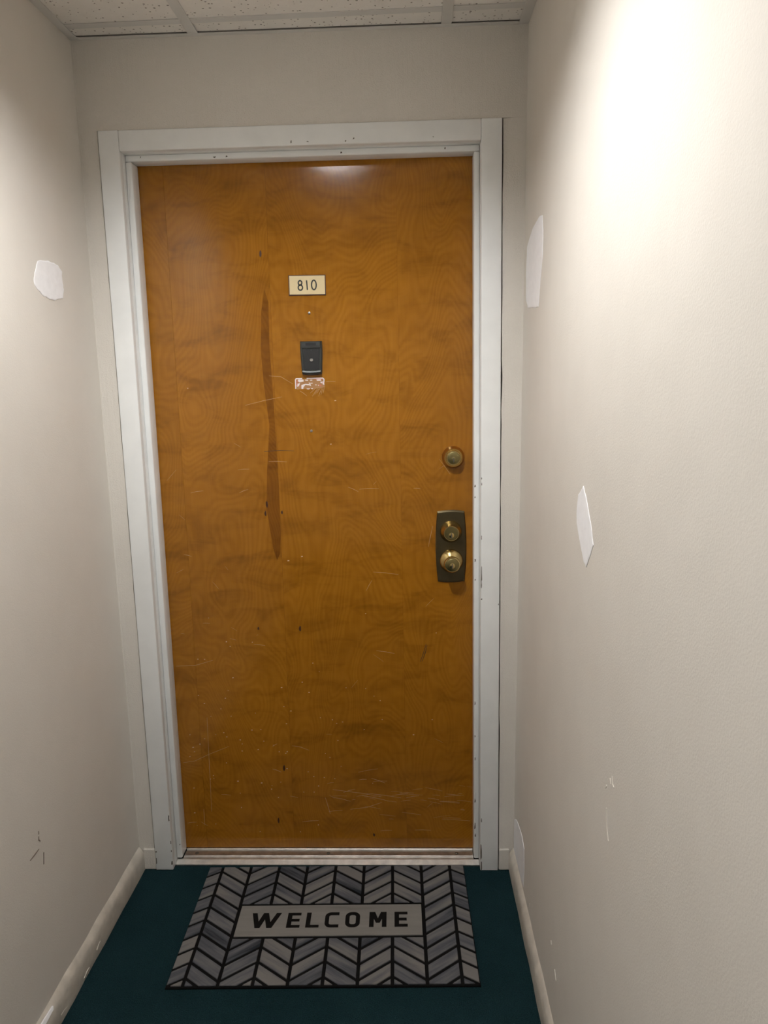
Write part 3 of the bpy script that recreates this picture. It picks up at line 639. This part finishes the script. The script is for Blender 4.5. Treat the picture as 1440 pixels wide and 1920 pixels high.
# ---------------------------------------------------------------- the mat
MW, MH = .7400, .4440
mt = props(empty('door_mat', (-.3325, -.4475, 0), math.radians(1.15)), 'grey herringbone WELCOME doormat with black rubber joints on the teal carpet', 'doormat')
MB0, MB1, MT = .0008, .0052, .0078
ff = lambda a, b, h: (a, b, h)
bm = B(); slab(bm, [(-.0025, -.0045), (MW+.0025, -.0045), (MW+.0015, MH), (-.0015, MH)], ff, MB0, MB1, .0012); obj('rubber_base', bm, M_rubber, mt)
U = [.0385+.0827*k for k in range(9)]
PU0, PU1, PV0, PV1 = U[1], U[7], .1560, .2800       # panel cut-out, joint centres
PER, PH0, G = .0502, .0235, .0043                  # period, phase of the peaks, half joint
def clip(poly, a, b, c):
    """keep a*u+b*v <= c"""
    out = []
    for i, p in enumerate(poly):
        q = poly[(i+1) % len(poly)]; dp = a*p[0]+b*p[1]-c; dq = a*q[0]+b*q[1]-c
        if dp <= 0: out.append(p)
        if (dp < 0 < dq) or (dq < 0 < dp):
            t = dp/(dp-dq); out.append((p[0]+(q[0]-p[0])*t, p[1]+(q[1]-p[1])*t))
    return out
def area(p): return abs(sum(p[i][0]*p[(i+1) % len(p)][1]-p[(i+1) % len(p)][0]*p[i][1] for i in range(len(p))))/2
cols = []
edges = [0.0]+U+[MW]
for c in range(10):
    u0, u1 = edges[c], edges[c+1]
    rising = (c % 2 == 0)                 # the planks climb towards the peak line
    peak = u1 if rising else u0
    slope = .64 if c in (0, 9) else .765
    cols.append((u0+(G if c else 0), u1-(G if c < 9 else 0), peak, slope, rising, c))
for u0, u1, peak, sl, rising, c in cols:
    inner = 2 <= c <= 7
    regions = [(0.0, PV0-G), (PV1+G, MH)] if inner else [(0.0, MH)]
    sg = 1 if rising else -1
    gv = G*math.hypot(1, sl)
    for k in range(-1, 11):
        lo = PH0+(k-1)*PER+gv; hi = PH0+k*PER-gv
        # v at u: base - slope*|u-peak|
        e = lambda base, u: base-sl*abs(u-peak)
        poly = [(u0, e(lo, u0)), (u1, e(lo, u1)), (u1, e(hi, u1)), (u0, e(hi, u0))]
        for v0, v1 in regions:
            q = clip(clip(poly, 0, -1, -v0), 0, 1, v1)
            if len(q) < 3 or area(q) < 2.5e-5: continue
            ca = sum(p[0] for p in q)/len(q); cb = sum(p[1] for p in q)/len(q)
            th_ = math.atan(sl)*sg; cs, sn = math.cos(th_), math.sin(th_)
            loc = [((p[0]-ca)*cs+(p[1]-cb)*sn, -(p[0]-ca)*sn+(p[1]-cb)*cs) for p in q]
            bm = B(); slab(bm, loc, ff, MB1-.0005, MT+random.uniform(-.0002, .0002), .0012, MT-.0010)
            o = obj('plank', bm, M_plank, mt); o.location = (ca, cb, 0); o.rotation_euler = (0, 0, th_)
bm = B(); a0, a1, b0, b1 = PU0+G+.001, PU1-G-.001, PV0+G, PV1-G
slab(bm, [(a0-.327*0-(a0+a1)/2, b0-(b0+b1)/2), (a1-(a0+a1)/2, b0-(b0+b1)/2), (a1-(a0+a1)/2, b1-(b0+b1)/2), (a0-(a0+a1)/2, b1-(b0+b1)/2)], ff, MB1-.0005, MT, .0012, MT-.001)
o = obj('greeting_panel', bm, M_panel, mt); o.location = ((a0+a1)/2, (b0+b1)/2, 0)
# WELCOME
CH0, CH = .1895, .0560; SW = .0120
def letter(ch, x, w):
    bm = B(); lf = lambda a, b, h: (x+a, CH0+b, h)
    z0, z1 = MT-.0008, MT+.0006; s = SW; hb = s*.82; mid = CH/2
    def R(x0, x1, y0, y1): slab(bm, [(x0, y0), (x1, y0), (x1, y1), (x0, y1)], lf, z0, z1)
    if ch == 'E':
        R(0, s, 0, CH); R(s, w, 0, hb); R(s, w*.93, mid-hb/2, mid+hb/2); R(s, w, CH-hb, CH)
    elif ch == 'L': R(0, s, 0, CH); R(s, w, 0, hb)
    elif ch in 'CO':
        r = CH*.22; p = []
        x0, x1, y0, y1 = s/2, w-s/2, hb/2, CH-hb/2
        rr = min(r, (x1-x0)*.42)
        arc = lambda cx, cy, a0, a1: [(cx+rr*math.cos(math.radians(a0+(a1-a0)*i/6)), cy+rr*math.sin(math.radians(a0+(a1-a0)*i/6))) for i in range(7)]
        if ch == 'O': p = arc(x1-rr, y1-rr, 0, 90)+arc(x0+rr, y1-rr, 90, 180)+arc(x0+rr, y0+rr, 180, 270)+arc(x1-rr, y0+rr, 270, 360); ribbon(bm, p, s*.92, lf, z0, z1, True)
        else: p = [(w, y1)]+arc(x0+rr, y1-rr, 90, 180)+arc(x0+rr, y0+rr, 180, 270)+[(w, y0)]; ribbon(bm, p, s*.9, lf, z0, z1)
    elif ch == 'M':
        R(0, s, 0, CH); R(w-s, w, 0, CH)
        slab(bm, [(s*.2, CH), (s*1.25, CH), (w/2+s*.42, CH*.28), (w/2-s*.42, CH*.28)], lf, z0, z1+.00005); slab(bm, [(w-s*1.25, CH), (w-s*.2, CH), (w/2+s*.42, CH*.28), (w/2-s*.42, CH*.28)], lf, z0, z1+.0001)
    elif ch == 'W':
        q = [0, .215, .47, .69, 1.0]
        for i, (a, b) in enumerate(((0, 1), (2, 1), (2, 3), (4, 3))):
            xa, xb = q[a]*(w-s)+s/2, q[b]*(w-s)+s/2; ya = CH
            slab(bm, [(xa-s*.55, ya), (xa+s*.55, ya), (xb+s*.55, 0), (xb-s*.55, 0)], lf, z0, z1+i*.00004)
    props(obj('letter', bm, M_letter, mt), 'black letter ' + ch)
for ch, x, w in (('W', .1615, .0770), ('E', .2570, .0350), ('L', .3070, .0350), ('C', .3560, .0375), ('O', .4100, .0395), ('M', .4735, .0455), ('E', .5400, .0345)): letter(ch, x, w)
